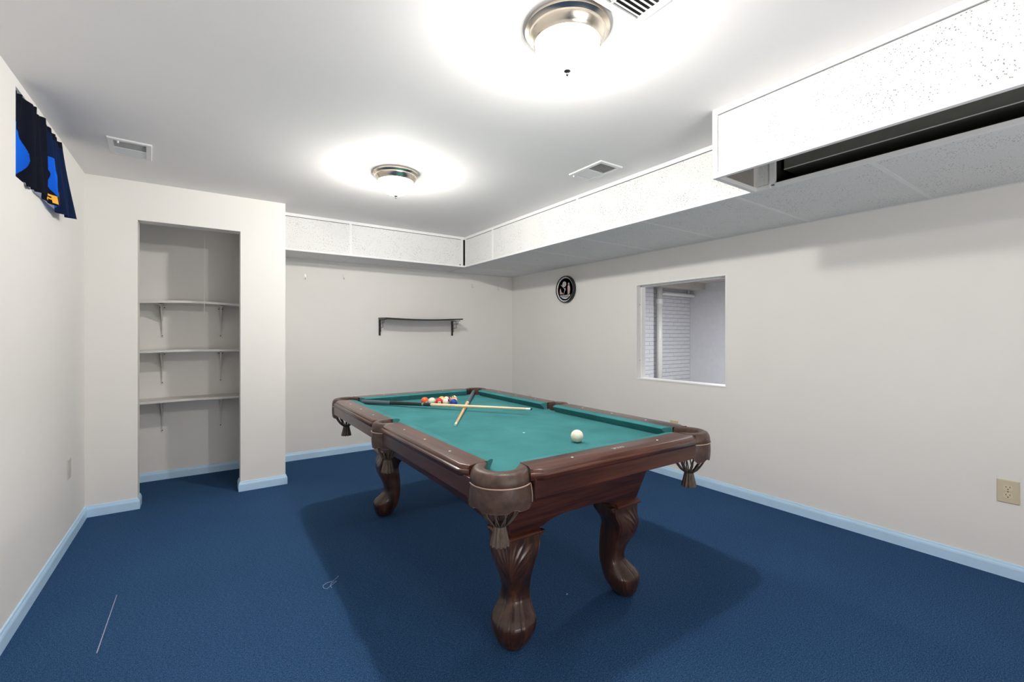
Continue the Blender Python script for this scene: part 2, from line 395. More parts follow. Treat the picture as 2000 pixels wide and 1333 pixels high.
for r in range(7, 32):
    z0 = r*course
    for k in range(-1, 9):
        x0 = 5.5+k*.21+(.105 if r % 2 else 0); x1 = x0+.207
        for lo, hi, dy in ((5.6, pier, -.075), (pier+.01, 7.115, 0)):
            a_, b_ = max(x0, lo), min(x1, hi)
            if b_-a_ > .03: brick(round(a_, 3), round(b_, 3), z0, UY1-.009+dy+random.uniform(-.002, .002))
obj('brick_pier', box(B(), (5.5, UY1-.075, 0), (pier-.004, UY1+.006, UC)), 'utilwall', wu)
drain = thing('drain_pipe', 'white painted vertical drain pipe in the utility room beyond the opening', 'pipe', (6.135, UY1-.11, 0))
b = B(); lathe(b, [(.048, 0), (.048, UC)], n=20); obj('pipe', b, 'pipe', drain, True)
b = B(); lathe(b, [(.049, 1.72), (.056, 1.722), (.056, 1.80), (.049, 1.802)], n=20); obj('coupling', b, 'pipe', drain, 40)
hp = thing('water_pipe', 'white horizontal pipe on brackets high on the utility room brick wall', 'pipe', (6.25, UY1-.09, 1.90))
b = B(); tube(b, [(0, .04, -.03), (0, .01, -.006), (.04, 0, 0), (.83, 0, .0), (.86, .0, .0)], .028, 12); obj('pipe', b, 'pipe', hp, True)
b = B(); tube(b, [(.78, .05, -.03), (.78, .05, .2)], .012, 8); obj('riser', b, 'pipe', hp, True)
op = thing('overhead_pipe', 'short white capped pipe under the utility room ceiling near the opening top', 'pipe', (5.6, 3.2, 2.03))
b = B(); tube(b, [(-.3, .45, 0), (.55, -.05, 0), (.6, -.08, .02), (.6, -.08, .069)], .03, 12); obj('pipe', b, 'pipe', op, True)
obj('beam_utility', box(B(), (UX0, 4.45, 1.995), (UX1, 4.70, UC)), simple('painted_beam', srgb(190, 186, 180), .8), **S)

# ------------------------------------------------------------------ small basement window (window_1) and its curtain
wn = empty('window_1', (0, 0, 0), **S)
xg = XL-TL+.05
for a, b_ in (((xg, WY0, WZ0), (xg+.04, WY0+.04, WZ1)), ((xg, WY1-.04, WZ0), (xg+.04, WY1, WZ1)), ((xg, WY0+.04, WZ0), (xg+.04, WY1-.04, WZ0+.04)), ((xg, WY0+.04, WZ1-.03), (xg+.04, WY1-.04, WZ1))):
    obj('window_frame', box(B(), a, b_, bevel=.003), 'white', wn)
obj('window_frame', box(B(), (xg+.01, (WY0+WY1)/2-.015, WZ0+.04), (xg+.03, (WY0+WY1)/2+.015, WZ1-.03)), 'white', wn)
obj('pane', box(B(), (xg+.016, WY0+.04, WZ0+.04), (xg+.020, (WY0+WY1)/2-.015, WZ1-.03)), 'glass', wn)
obj('pane', box(B(), (xg+.016, (WY0+WY1)/2+.015, WZ0+.04), (xg+.020, WY1-.04, WZ1-.03)), 'glass', wn)
cu = thing('curtain', 'black and blue gathered curtain with gold lettering over the small high window', 'curtain', (XL, 0, 0))
def curt(u, v):      # u along wall 0..1, v down 0..1
    y = WY0+.004+u*(WY1-WY0-.012)
    z = WZ1-.006-v*(WZ1-WZ0-.006) - .010*math.sin(u*9+1)*v - .030*v*u - .006*math.sin(u*38)*(1-v)
    st = min(1, max(0, (u-.05)/.14)); st = st*st*(3-2*st)
    flare = -.012+.024*st+(-.014*(1-st)+.050*u*u)*v
    x = flare+.016*math.sin(u*30+2.2*v+.6*math.sin(u*7))*(.35+.65*v)+.006*math.sin(u*71+v*2)
    y -= .02*v*(u-.3); z += .001*st*(1-v)
    if x < .006: z = max(z, WZ0+.004)
    return Vector((x, y, z))
NU, NV = 420, 170
b = B(); g = [[b.verts.new(curt(i/NU, j/NV)) for j in range(NV+1)] for i in range(NU+1)]
for i in range(NU):
    for j in range(NV):
        f = b.faces.new((g[i][j], g[i+1][j], g[i+1][j+1], g[i][j+1])); u, v = (i+.5)/NU, (j+.5)/NV
        b1 = ((v-.66)/.31)**2+(max(0, u-.01)/.150)**2 < 1
        b2 = .38 < v < .95 and .53+.20*(v-.38)+.03*math.sin(v*14) < u < .66+.24*(v-.38)*(1.0-max(0, v-.85)*4)
        b3 = .02 < v < .30 and .46+.3*v < u < .60+.35*v and math.sin(u*90+v*30) > -.6
        f.material_index = 1 if (b1 or b2) else (2 if b3 or (u > .60 and v > .08) else 0)
obj('cloth', b, ['curtdark', 'curtblue', 'curtnavy'], cu, True)
b = B(); tube(b, [(-.04, WY0, WZ1-.014), (-.005, WY1, WZ1-.014)], .005, 8); obj('rod', b, 'black', cu, True)
def letter(segs, u0, u1, v0, v1):
    b = B()
    for (a0, b0, a1, b1) in segs:
        n = 5
        vs = [[None]*(n+1) for _ in range(n+1)]
        for i in range(n+1):
            for j in range(n+1):
                u = u0+(u1-u0)*(a0+(a1-a0)*i/n); v = v0+(v1-v0)*(b0+(b1-b0)*j/n)
                vs[i][j] = b.verts.new(curt(u, v)+Vector((.004, -.001, 0)))
        for i in range(n):
            for j in range(n): b.faces.new((vs[i][j], vs[i+1][j], vs[i+1][j+1], vs[i][j+1]))
    return b
obj('lettering', letter([(0, 0, .25, 1), (0, 0, 1, .2), (0, .4, .8, .6), (0, .8, 1, 1)], .635, .715, .80, .965), 'yellowtxt', cu)
obj('lettering', letter([(0, 0, .3, 1), (.3, 0, 1, .25), (.7, 0, 1, 1), (.3, .45, .7, .65)], .525, .605, .875, .975), 'yellowtxt', cu)

# ------------------------------------------------------------------ ceiling light fixtures
def fixture(loc, label):
    t = thing('ceiling_light', label, 'ceiling light', (loc[0], loc[1], C), 0, 'flush mount ceiling lights')
    R = .147
    b = B(); lathe(b, [(R-.01, 0), (R, -.004), (R, -.014), (R-.008, -.020), (R-.012, -.024), (R-.012, -.030), (R-.016, -.036), (R-.026, -.050), (R-.030, -.054), (R-.032, -.060), (R-.038, -.060), (R-.038, -.02), (R-.04, 0)], n=72)
    obj('rim', b, 'nickel', t, 35)
    b = B(); pr = [(.112, -.050), (.112, -.060), (.109, -.075), (.100, -.095), (.085, -.114), (.064, -.130), (.040, -.140), (.018, -.146), (.002, -.148)]
    lathe(b, pr, n=56); obj('glass_bowl', b, 'glow', t, True)
    b = B(); bmesh.ops.create_uvsphere(b, u_segments=20, v_segments=12, radius=.03); bmesh.ops.translate(b, verts=b.verts, vec=(0, 0, -.088)); obj('bulb', b, 'bulb', t, True)
    b = B(); lathe(b, [(.001, -.147), (.012, -.148), (.013, -.151), (.008, -.154), (.004, -.156), (.004, -.159), (.006, -.162), (.004, -.166), (.0005, -.168)], n=20)
    obj('finial', b, 'finial', t, True)
fixture((1.050, 1.178), 'nearer frosted bowl ceiling light with brushed nickel rim beside the big vent')
fixture((1.056, 2.870), 'farther frosted bowl ceiling light with brushed nickel rim above the far table end')

# ------------------------------------------------------------------ ceiling vents
def vent(loc, rz, sx, sy, banks, n, label, split='y', knob=None, tilt=35):
    t = thing('ceiling_vent', label, 'vent', (loc[0], loc[1], C), rz, 'white louvred ceiling registers')
    hx, hy = sx/2, sy/2; f = .026
    b = B()
    outer = [(-hx, -hy), (hx, -hy), (hx, hy), (-hx, hy)]; inner = [(-hx+f, -hy+f), (hx-f, -hy+f), (hx-f, hy-f), (-hx+f, hy-f)]
    mid = [(x*.97, y*.98) for x, y in outer]
    layers(b, [[(x, y, 0) for x, y in outer], [(x, y, -.003) for x, y in outer], [(x, y, -.008) for x, y in mid], [(x, y, -.008) for x, y in inner], [(x, y, -.001) for x, y in inner]], cap=False)
    obj('frame', b, 'ventw', t)
    obj('throat', box(B(), (-hx+f, -hy+f, -.0012), (hx-f, hy-f, -.0004)), 'dark', t)
    L = (sy if split == 'y' else sx)-2*f; Wd = (sx if split == 'y' else sy)-2*f
    bk = L/banks
    for k in range(1, banks):
        p = -L/2+bk*k
        a = (-Wd/2, p-.004) if split == 'y' else (p-.004, -Wd/2); c = (Wd/2, p+.004) if split == 'y' else (p+.004, Wd/2)
        obj('divider', box(B(), (a[0], a[1], -.008), (c[0], c[1], -.001)), 'ventw', t)
    mesh = {}
    for k in range(banks):
        tl = math.radians(-tilt if k % 2 else tilt)
        if split == 'y': cnt = n; span = bk-.010; rngs = [(-L/2+bk*k+.005+span*(i+.5)/cnt) for i in range(cnt)]; ln = Wd
        else: cnt = n; rngs = [(-Wd/2+Wd*(i+.5)/cnt) for i in range(cnt)]; ln = bk-.008
        for p in rngs:
            if k not in mesh:
                s = B(); hw_ = .0042 if split == 'y' else .0033; box(s, (-ln/2, -hw_, -.0005), (ln/2, hw_, .0005))
                bmesh.ops.rotate(s, verts=s.verts, cent=(0, 0, 0), matrix=Matrix.Rotation(tl, 3, 'X'))
                o = obj('slat', s, 'ventw', t); mesh[k] = o.data
            else: o = bpy.data.objects.new('slat', mesh[k]); COL.objects.link(o); o.parent = t
            o.location = (0, p, -.0045) if split == 'y' else (-L/2+bk*(k+.5), p, -.0045)
    if knob:
        b = B(); lathe(b, [(.001, -.008), (.004, -.008), (.006, -.016), (.003, -.020), (.0005, -.021)], (knob[0], knob[1], 0), 12); obj('knob', b, 'white', t, True)
vent((-.332, 3.360), .07, .192, .282, 2, 9, 'small white louvred ceiling vent at the left above the closet niche', knob=(-.05, -.118))
vent((2.103, 2.088), 0, .196, .292, 2, 10, 'small white louvred ceiling vent beside the soffit on the right', knob=(-.07, .128))
vent((1.080, .897), 0, .305, .262, 2, 12, 'largest white louvred ceiling vent touching the near ceiling light', split='x', knob=(.142, -.03), tilt=-6)

# ------------------------------------------------------------------ closet shelves
def closet_shelf(z, arch, label, yf):
    t = thing('closet_shelf', label, 'shelf', (0, YW, z), 0, 'white shelves in the closet niche')
    b = B(); n = 24; x0, x1 = XL+.002, XB-.112
    rings = []
    for i in range(n+1):
        x = x0+(x1-x0)*i/n; zz = arch*math.sin(PI*min(1, max(0, (x+.40)/.70)))
        rings.append([(x, -yf, zz-.018), (x, -yf, zz), (x, -.001, zz*.4), (x, -.001, zz*.4-.018)])
    layers(b, rings); obj('board', b, 'closetwhite', t, 30)
    for bx in (-.266, .142):
        b = B()
        # wall flange, arm and stamped tapering gusset
        layers(b, [[(bx-.020, -.001, -.018), (bx+.020, -.001, -.018), (bx+.020, -.004, -.018), (bx-.020, -.004, -.018)],
                   [(bx-.022, -.001, -.045), (bx+.022, -.001, -.045), (bx+.022, -.004, -.045), (bx-.022, -.004, -.045)],
                   [(bx-.012, -.001, -.10), (bx+.012, -.001, -.10), (bx+.012, -.004, -.10), (bx-.012, -.004, -.10)],
                   [(bx-.009, -.001, -.285), (bx+.009, -.001, -.285), (bx+.009, -.004, -.285), (bx-.009, -.004, -.285)]])
        layers(b, [[(bx-.006, -.004, -.022), (bx+.006, -.004, -.022), (bx+.004, -.20, -.022), (bx-.004, -.20, -.022)],
                   [(bx-.006, -.004, -.05), (bx+.006, -.004, -.05), (bx+.004, -.17, -.034), (bx-.004, -.17, -.034)],
                   [(bx-.005, -.004, -.16), (bx+.005, -.004, -.16), (bx+.003, -.030, -.15), (bx-.003, -.030, -.15)],
                   [(bx-.003, -.004, -.26), (bx+.003, -.004, -.26), (bx+.002, -.010, -.26), (bx-.002, -.010, -.26)]])
        box(b, (bx-.014, -.21, -.022), (bx+.014, -.004, -.0185))
        br = obj('bracket', b, 'closetwhite', t)
        for sx_, sz_ in ((-.014, -.036), (.014, -.036), (0, -.272)):
            s = B(); lathe(s, [(.0005, 0), (.0042, 0), (.0042, .002), (.0005, .003)], n=10)
            bmesh.ops.rotate(s, verts=s.verts, cent=(0, 0, 0), matrix=Matrix.Rotation(PI/2, 3, 'X'))
            bmesh.ops.translate(s, verts=s.verts, vec=(bx+sx_, -.004 if sz_ > -.1 else -.0105, sz_)); obj('screw', s, 'screw', br)
closet_shelf(1.473, .014, 'top white shelf in the closet niche, slightly warped', .25)
closet_shelf(1.083, .007, 'middle white shelf in the closet niche', .25)
closet_shelf(.684, .006, 'lowest white shelf in the closet niche', .25)
pc = thing('pull_cord', 'thin white pull cord with a bead hanging in the closet niche', 'cord', (.022, 4.40, 1.37))
b = B(); tube(b, [(0, 0, .006), (.001, 0, .4), (0, 0, C-1.37)], .0016, 6); obj('cord', b, 'white', pc)
b = B(); lathe(b, [(.0005, -.008), (.005, -.004), (.006, .002), (.003, .009), (.0005, .012)], n=12); obj('bead', b, 'white', pc, True)

# ------------------------------------------------------------------ black wall shelf
ws = thing('wall_shelf', 'narrow black wall shelf on scrolled brackets, sagging slightly, on the back wall', 'shelf', (0, YW, 0))
b = B(); rings = []
for i in range(25):
    x = 1.555+(2.445-1.555)*i/24; zz = 1.390-.013*math.sin(PI*i/24)+.007*i/24
    rings.append([(x, -.245, zz-.014), (x, -.245, zz), (x, -.001, zz+.006), (x, -.001, zz-.008)])
layers(b, rings); obj('board', b, 'blackwood', ws, 30)
for bx in (1.568, 2.430):
    b = B(); box(b, (bx-.010, -.012, 1.205), (bx+.010, -.001, 1.376), bevel=.002)
    box(b, (bx-.006, -.20, 1.368), (bx+.006, -.01, 1.375))
    br = obj('bracket', b, 'black', ws)
    s = B()
    tube(s, [(bx, -.012, 1.246), (bx, -.045, 1.246), (bx, -.045, 1.337), (bx, -.150, 1.337), (bx, -.150, 1.369)], .0028, 6)
    tube(s, [(bx, -.012, 1.289), (bx, -.108, 1.289), (bx, -.108, 1.369)], .0028, 6)
    obj('scroll', s, 'black', br)

# ------------------------------------------------------------------ adhesive hooks
for (hx_, hz_, lab) in ((.837, 1.779, 'leftmost of the small clear hooks on the back wall'), (1.199, 1.802, 'second small clear hook from the left on the back wall'),
                   (2.701, 1.806, 'third small clear hook from the left, right of the black shelf'), (3.075, 1.80, 'rightmost small clear hook near the room corner')):
    t = thing('wall_hook', lab, 'hook', (hx_, YW, hz_), 0, 'small adhesive hooks on the back wall')
    obj('backplate', box(B(), (-.009, -.004, -.022), (.009, -.0005, .026), bevel=.0015), 'hook', t)
    b = B(); tube(b, [(0, -.004, -.004), (0, -.010, -.018), (0, -.020, -.024), (0, -.026, -.016), (0, -.026, -.008)], .0035, 8); obj('hook_arm', b, 'hook', t, True)

# ------------------------------------------------------------------ outlets
def outlet(x, y, z, face, w_, h_, label, recept=True, m='cream'):
    t = thing('wall_outlet' if recept else 'wall_plate', label, 'outlet' if recept else 'wall plate', (x, y, z), 0, None)
    s = face
    b = B(); hw, hh = w_/2, h_/2
    layers(b, [[(0, -hw, -hh), (0, hw, -hh), (0, hw, hh), (0, -hw, hh)], [(s*.003, -hw, -hh), (s*.003, hw, -hh), (s*.003, hw, hh), (s*.003, -hw, hh)],
               [(s*.006, -hw+.004, -hh+.004), (s*.006, hw-.004, -hh+.004), (s*.006, hw-.004, hh-.004), (s*.006, -hw+.004, hh-.004)]])
    obj('plate', b, m, t)
    if recept:
        for dz in (-.019, .019):
            b = B(); pr = []
            for i in range(24):
                a = 2*PI*i/24; pr.append((max(-.0165, min(.0165, .0185*math.cos(a))), max(-.0135, min(.0135, .0165*math.sin(a)))))
            layers(b, [[(s*.006, p, q+dz) for p, q in pr], [(s*.0078, p, q+dz) for p, q in pr]])
            r = obj('receptacle', b, 'cream2', t)
            b = B(); box(b, (s*.0078, -.0078, dz), (s*.0083, -.0058, dz+.008)); box(b, (s*.0078, .0058, dz), (s*.0083, .0078, dz+.008)); box(b, (s*.0078, -.0022, dz-.0095), (s*.0083, .0022, dz-.005))
            obj('slots', b, 'dark', r)
        b = B(); box(b, (s*.006, -.002, -.002), (s*.0075, .002, .002)); obj('screw', b, 'screw', t)
outlet(XR, .431, .426, -1, .078, .115, 'square ivory duplex wall outlet at the right edge of the right wall')
outlet(XR, 2.347, .428, -1, .078, .115, 'ivory wall outlet on the right wall just behind the near right table corner')
outlet(XR, 4.372, .44, -1, .075, .112, 'small pale outlet on the right wall beyond the far table corner', m='closetwhite')
outlet(XL, 3.600, .430, 1, .075, .118, 'white wall plate low on the left wall near the closet', m='plate', recept=False)

# ------------------------------------------------------------------ clock (on the right wall)
ck = thing('wall_clock', 'round black rimmed wall clock with a grey football picture face', 'clock', (XR, 3.705, 1.710))
def cyl_x(prof, n=64):      # lathe about -X axis
    b = B(); lathe(b, prof, n=n); bmesh.ops.rotate(b, verts=b.verts, cent=(0, 0, 0), matrix=Matrix.Rotation(-PI/2, 3, 'Y')); return b
obj('rim', cyl_x([(.136, .001), (.148, .004), (.150, .020), (.147, .034), (.143, .039), (.138, .040), (.136, .036), (.136, .024), (.0005, .024), (.0005, .001)]), 'clockrim', ck, 35)
obj('face', cyl_x([(.0005, .024), (.136, .0245), (.136, .026), (.0005, .026)]), 'facedark', ck)
obj('face_ring', cyl_x([(.136, .0262), (.136, .031), (.125, .029), (.122, .0262)]), 'facelight', ck, 35)
def disc(cy_, cz_, r, m, d, nm='face_print', poly=None, n=28):
    b = B(); P_ = poly or [(cy_+r*math.cos(2*PI*i/n), cz_+r*math.sin(2*PI*i/n)) for i in range(n)]
    layers(b, [[(-d, p, q) for p, q in P_], [(-d-.0006, p, q) for p, q in P_]]); return obj(nm, b, m, ck)
# (viewed from the room, image-right is toward -y)
low = [( .106*math.cos(a), .106*math.sin(a)) for a in [PI*1.20+PI*.60*i/16 for i in range(17)]]
disc(0, 0, 0, 'facelight', .0262, poly=low)
disc(.014, .058, .030, 'facelight', .0266)
for (a, c_) in ((.026, .058), (.006, .068), (.006, .046)):
    r1, r2 = .0115, .0035
    disc(0, 0, 0, 'facedark', .0274, poly=[(a+(r1 if i % 2 == 0 else r2)*math.cos(PI*i/4), c_+(r1 if i % 2 == 0 else r2)*math.sin(PI*i/4)) for i in range(8)])
disc(0, 0, 0, 'facepink', .0266, poly=[(-.040, -.055), (-.040, .030), (-.055, .040), (-.075, .034), (-.082, -.010), (-.070, -.055)])
disc(-.058, .055, .014, 'facegrey', .0268)
disc(0, 0, 0, 'facepink', .0266, poly=[(.088, -.050), (.088, -.005), (.076, .020), (.070, .005), (.060, -.030), (.040, -.036), (.034, -.050)])
b = text_bm('STEELERS', .030, .0004, .0006)
bmesh.ops.transform(b, matrix=Matrix(((0, 0, -1, -.0274), (-1, 0, 0, 0), (0, 1, 0, -.078), (0, 0, 0, 1))), verts=b.verts); obj('lettering', b, 'facedark', ck)
for (dy, dz, L, nm) in ((.054, .044, .088, 'minute_hand'), (.024, -.066, .066, 'hour_hand')):
    d = Vector((dy, dz)).normalized(); q = Vector((-d.y, d.x))*.0028
    disc(0, 0, 0, 'hand', .0290, nm=nm, poly=[tuple(-d*.016+q), tuple(-d*.016-q), tuple(d*L-q*.6), tuple(d*L+q*.6)])
obj('hub', cyl_x([(.0005, .029), (.006, .029), (.006, .032), (.0005, .033)], 16), 'hand', ck)
# ------------------------------------------------------------------ lint on the carpet
th_ = B(); tube(th_, [(.511+.00, 2.241, .003), (.508, 2.262, .003), (.520, 2.285, .004), (.545, 2.290, .003), (.520, 2.268, .004), (.490, 2.245, .003), (.478, 2.262, .003), (.480, 2.285, .003), (.500, 2.297, .004), (.530, 2.300, .003), (.550, 2.318, .003), (.563, 2.332, .004), (.556, 2.326, .003)], .0011, 5)
tag(obj('loose_thread', th_, 'thread'), 'curled pale loose thread lying on the navy carpet', 'thread')
b = B(); tube(b, [(1.389, 1.563, .002), (1.393, 1.566, .005), (1.396, 1.565, .003)], .0022, 6)
tag(obj('lint_speck', b, 'thread'), 'tiny white lint speck on the carpet between the near table legs', 'lint')

# ================================================================== POOL TABLE
TC = (1.3175, 2.195); TA = -.0088
table = thing('pool_table', 'mahogany pool table with green cloth, leather drop pockets and carved claw feet', 'pool table', (TC[0], TC[1], 0), TA)
NZ_ = .765; BED = .730; ZR = .772
HW, HL = .4642, .9284      # nose line
WX, WY = .506, .966        # cloth / wood line
OX, OY = .613, 1.080       # outer lip
s_ = .2321
# playfield with pocket notches
def arc(cx, cy, r, a0, a1, n):
    return [(cx+r*math.cos(a0+(a1-a0)*i/n), cy+r*math.sin(a0+(a1-a0)*i/n)) for i in range(n+1)]
PC = (.500, .965); PS = .548
def quad_pts():
    p = []
    # side pocket half at +x, corner +x+y, going counter-clockwise from (x, 0)
    p += [(PS-.046*math.cos(a), .046*math.sin(a)) for a in [0, .4, .8, 1.2]]
    p += [(WX+.01, .05), (WX+.01, .885)]
    p += [(PC[0]+.05*math.cos(a), PC[1]+.05*math.sin(a)) for a in [math.radians(q) for q in (-75, -100, -130, -150, 180-.01, 140, 120, 100)][:5]]
    p += [(PC[0]-.052, PC[1]+.005), (.425, WY+.01)]
    return p
Q = quad_pts()
poly = Q+[(-x, y) for x, y in Q[::-1]]+[(-x, -y) for x, y in Q]+[(x, -y) for x, y in Q[::-1]]
cl = []
for p in poly:
    if not cl or (abs(p[0]-cl[-1][0])+abs(p[1]-cl[-1][1])) > 1e-5: cl.append(p)
if abs(cl[0][0]-cl[-1][0])+abs(cl[0][1]-cl[-1][1]) < 1e-5: cl.pop()
obj('playfield', prism(B(), cl, BED-.025, BED), 'felt', table)
# chalk marks on the cloth
for (x, y, r) in ((-.10, -.50, .006), (.06, -.15, .003), (-.12, -.73, .002)):
    pass
b = B(); prism(b, arc(-.025, -.435, .006, 0, 2*PI, 8)[:-1], BED, BED+.0006); obj('chalk_mark', b, 'chalk', table)

# rails: t along, n outward (long rails: t=y, n=x ; short rails: t=x, n=y)
def rail(side, t0, t1, nin, nout, tl, tr, mat, fl):
    """tl / tr: ('corner'|'side') end styles at t0 and t1"""
    def end(style, t, sgn):     # returns outline points from inner to outer, sgn=+1 if the end is at larger t
        if style == 'corner': o = [(t, 0), (t+.004*sgn, .45), (t+.016*sgn, .72), (t+.020*sgn, .76)]; bend = (-.012, .030)
        else: o = [(t, 0), (t-.003*sgn, .45), (t+.000*sgn, .72), (t+.002*sgn, .76)]; bend = (-.012, .030)
        return o
    W_ = nout-nin
    def outline(off):
        pts = []
        e1 = end(tr, t1, 1)
        pts += [(t, nin+W_*k) for t, k in e1]
        sg = e1[-1][0]
        pts += [(sg-.012, nout-.018+off), (sg-.034, nout-.004+off), (sg-.042, nout+off)]
        e0 = end(tl, t0, -1); s0 = e0[-1][0]
        pts += [(s0+.042, nout+off), (s0+.034, nout-.004+off), (s0+.012, nout-.018+off)]
        pts += [(t, nin+W_*k) for t, k in e0[::-1]]
        return pts
    R = [(ZR-.036, -.006), (ZR-.031, -.002), (ZR-.028, 0), (ZR-.018, .001), (ZR-.014, -.002), (ZR-.012, -.008), (ZR-.006, -.010), (ZR-.001, -.016), (ZR, -.020)]
    rings = []
    for z, off in R:
        o = outline(off); rings.append([fl(t, n)+(z,) for t, n in o])
    b = B(); layers(b, rings)
    return obj('rail', b, mat, table, 30)
def cushion(t0, t1, nin, nnose, c0, c1, fl):
    """c0,c1: how far the nose end is pulled back at each pocket; profile swept with mitred jaws"""
    prof = [(0, ZR-.0005), (.35, ZR), (.80, ZR-.003), (.96, ZR-.006), (1, NZ_-.001), (.93, NZ_-.008), (.55, BED+.012), (.45, BED-.001), (0, BED-.001)]
    st = []
    for f_ in (0, .5, 1): st.append(f_)
    rings = []
    for e, (t, c) in enumerate(((t0, c0), (t1, -c1))):
        ring = []
        for k, z in prof: ring.append(fl(t+c*k, nin+(nnose-nin)*k)+(z,))
        rings.append(ring)
    b = B(); layers(b, rings); return obj('cushion', b, 'felt', table, 35)
sight_me = {}
def sight(t, n, fl, rot, parent):
    if rot not in sight_me:
        b = B(); pr = [(.0048*math.cos(2*PI*i/14), .0048*math.sin(2*PI*i/14)) for i in range(14)]
        prism(b, pr, 0, .0006); o = obj('sight', b, 'mop', parent); sight_me[rot] = o.data
    else: o = bpy.data.objects.new('sight', sight_me[rot]); COL.objects.link(o); o.parent = parent
    p = fl(t, n); o.location = (p[0], p[1], ZR)
SN = .0873
flx = lambda sx: (lambda t, n: (sx*n, t))
fly = lambda sy: (lambda t, n: (t, sy*n))
for sx in (-1, 1):
    for sy in (-1, 1):
        f = flx(sx)
        a, c = .048, .889
        t0, t1 = (a, c) if sy > 0 else (-c, -a)
        st = ('side', 'corner') if sy > 0 else ('corner', 'side')
        r = rail('l', t0, t1, WX, OX, st[0], st[1], 'wy', f)
        cc = (.012, .030) if sy > 0 else (.030, .012)
        cushion(t0, t1, WX, HW, cc[0], cc[1], f)
        for k in (1, 2, 3): sight(sy*k*s_, HW+SN, f, 0, r)
for sy in (-1, 1):
    f = fly(sy)
    r = rail('s', -.422, .422, WY, OY, 'corner', 'corner', 'wx', f)
    cushion(-.422, .422, WY, HL, .028, .028, f)
    for k in (-1, 0, 1):
        if k == 0 and sy < 0: continue
        sight(k*s_, HL+SN, f, 1, r)
    if sy < 0:
        b = B(); prism(b, [(-.028, -1.008), (.034, -1.008), (.034, -1.0055), (-.028, -1.0055)], ZR, ZR+.0006)
        for i, (x0, x1) in enumerate(((-.026, -.012), (-.004, .004), (.009, .017), (.022, .032))):
            prism(b, [(x0, -1.020), (x1, -1.020), (x1+.003, -1.012), (x0+.003, -1.012)], ZR, ZR+.0005)
        obj('nameplate_print', b, simple('faded_silver_print', srgb(168, 160, 160), .3), r)
# aprons under the rails
AX, AY, AZ0, AZ1 = .598, 1.062, .677, .742
for sx in (-1, 1): obj('apron', box(B(), (sx*(AX-.03), -.935, AZ0), (sx*AX, .935, AZ1), bevel=.002), 'wy', table)
for sy in (-1, 1): obj('apron', box(B(), (-.430, sy*(AY-.03), AZ0), (.430, sy*AY, AZ1), bevel=.002), 'wx', table)
# cabinet: flared body with arched lower edges
def cab_side(ax, sg):
    # outer face between bottom half-size and top half-size
    bx_, by_, tx_, ty_ = .352, .802, .415, .875
    zb, zt = .443, .705
    half_b, half_t = (bx_, tx_) if ax == 0 else (by_, ty_)
    nb, nt = (by_, ty_) if ax == 0 else (bx_, tx_)
    n = 32; b = B(); rings = []
    for i in range(n+1):
        u = -1+2*i/n
        tb = u*half_b; leg = .145/half_b if ax == 0 else .150/half_b
        inner = 1-leg
        if abs(u) >= inner: z0 = zb
        else:
            q = abs(u)/inner; H_ = .036 if ax == 0 else .030
            z0 = zb+H_*(1-max(0, (q-.35)/.65)**2.2) if q > .35 else zb+H_
        k = (z0-zb)/(zt-zb)
        n0 = nb+(nt-nb)*k; h0 = half_b+(half_t-half_b)*k
        o0 = (u*h0, n0, z0); o1 = (u*half_t, nt, zt); i1 = (u*(half_t-.02), nt-.02, zt); i0 = (u*(h0-.02), n0-.02, z0)
        ring = []
        for (t, nn, z) in (o0, o1, i1, i0):
            ring.append((t, sg*nn, z) if ax == 0 else (sg*nn, t, z))
        rings.append(ring)
    layers(b, rings); return obj('cabinet_panel', b, 'wx' if ax == 0 else 'wy', table)
cab_side(0, -1); cab_side(0, 1); cab_side(1, -1); cab_side(1, 1)
obj('slate_frame', box(B(), (-.55, -1.02, .700), (.55, 1.02, BED-.026)), 'dark', table)
# legs
LEGZ = [ # z, inner, outer (diagonal, from moulding corner), perpendicular width, exponent
 (.000, -.095, -.050, .040, 2.0), (.006, -.118, -.028, .085, 2.0), (.021, -.128, -.018, .120, 2.0), (.043, -.146, -.012, .154, 1.9), (.064, -.162, -.004, .172, 1.8), (.090, -.171, -.002, .184, 1.7), (.108, -.176, -.012, .178, 1.6),
 (.133, -.183, -.040, .146, 1.5), (.158, -.186, -.066, .124, 1.45), (.187, -.187, -.072, .114, 1.4), (.216, -.187, -.064, .120, 1.35), (.252, -.185, -.042, .132, 1.3), (.288, -.182, -.020, .150, 1.3),
 (.325, -.176, -.010, .172, 1.25), (.350, -.181, -.010, .190, 1.2), (.375, -.201, -.014, .203, 1.15), (.397, -.216, -.016, .206, 1.1), (.431, -.218, -.014, .206, 1.05)]
def interp(z):
    for a, c in zip(LEGZ[:-1], LEGZ[1:]):
        if a[0] <= z <= c[0]:
            k = (z-a[0])/(c[0]-a[0]); return [a[i]+(c[i]-a[i])*k for i in range(5)]
    return list(LEGZ[-1])
MX, MY = .366, .816
leg_bm = None
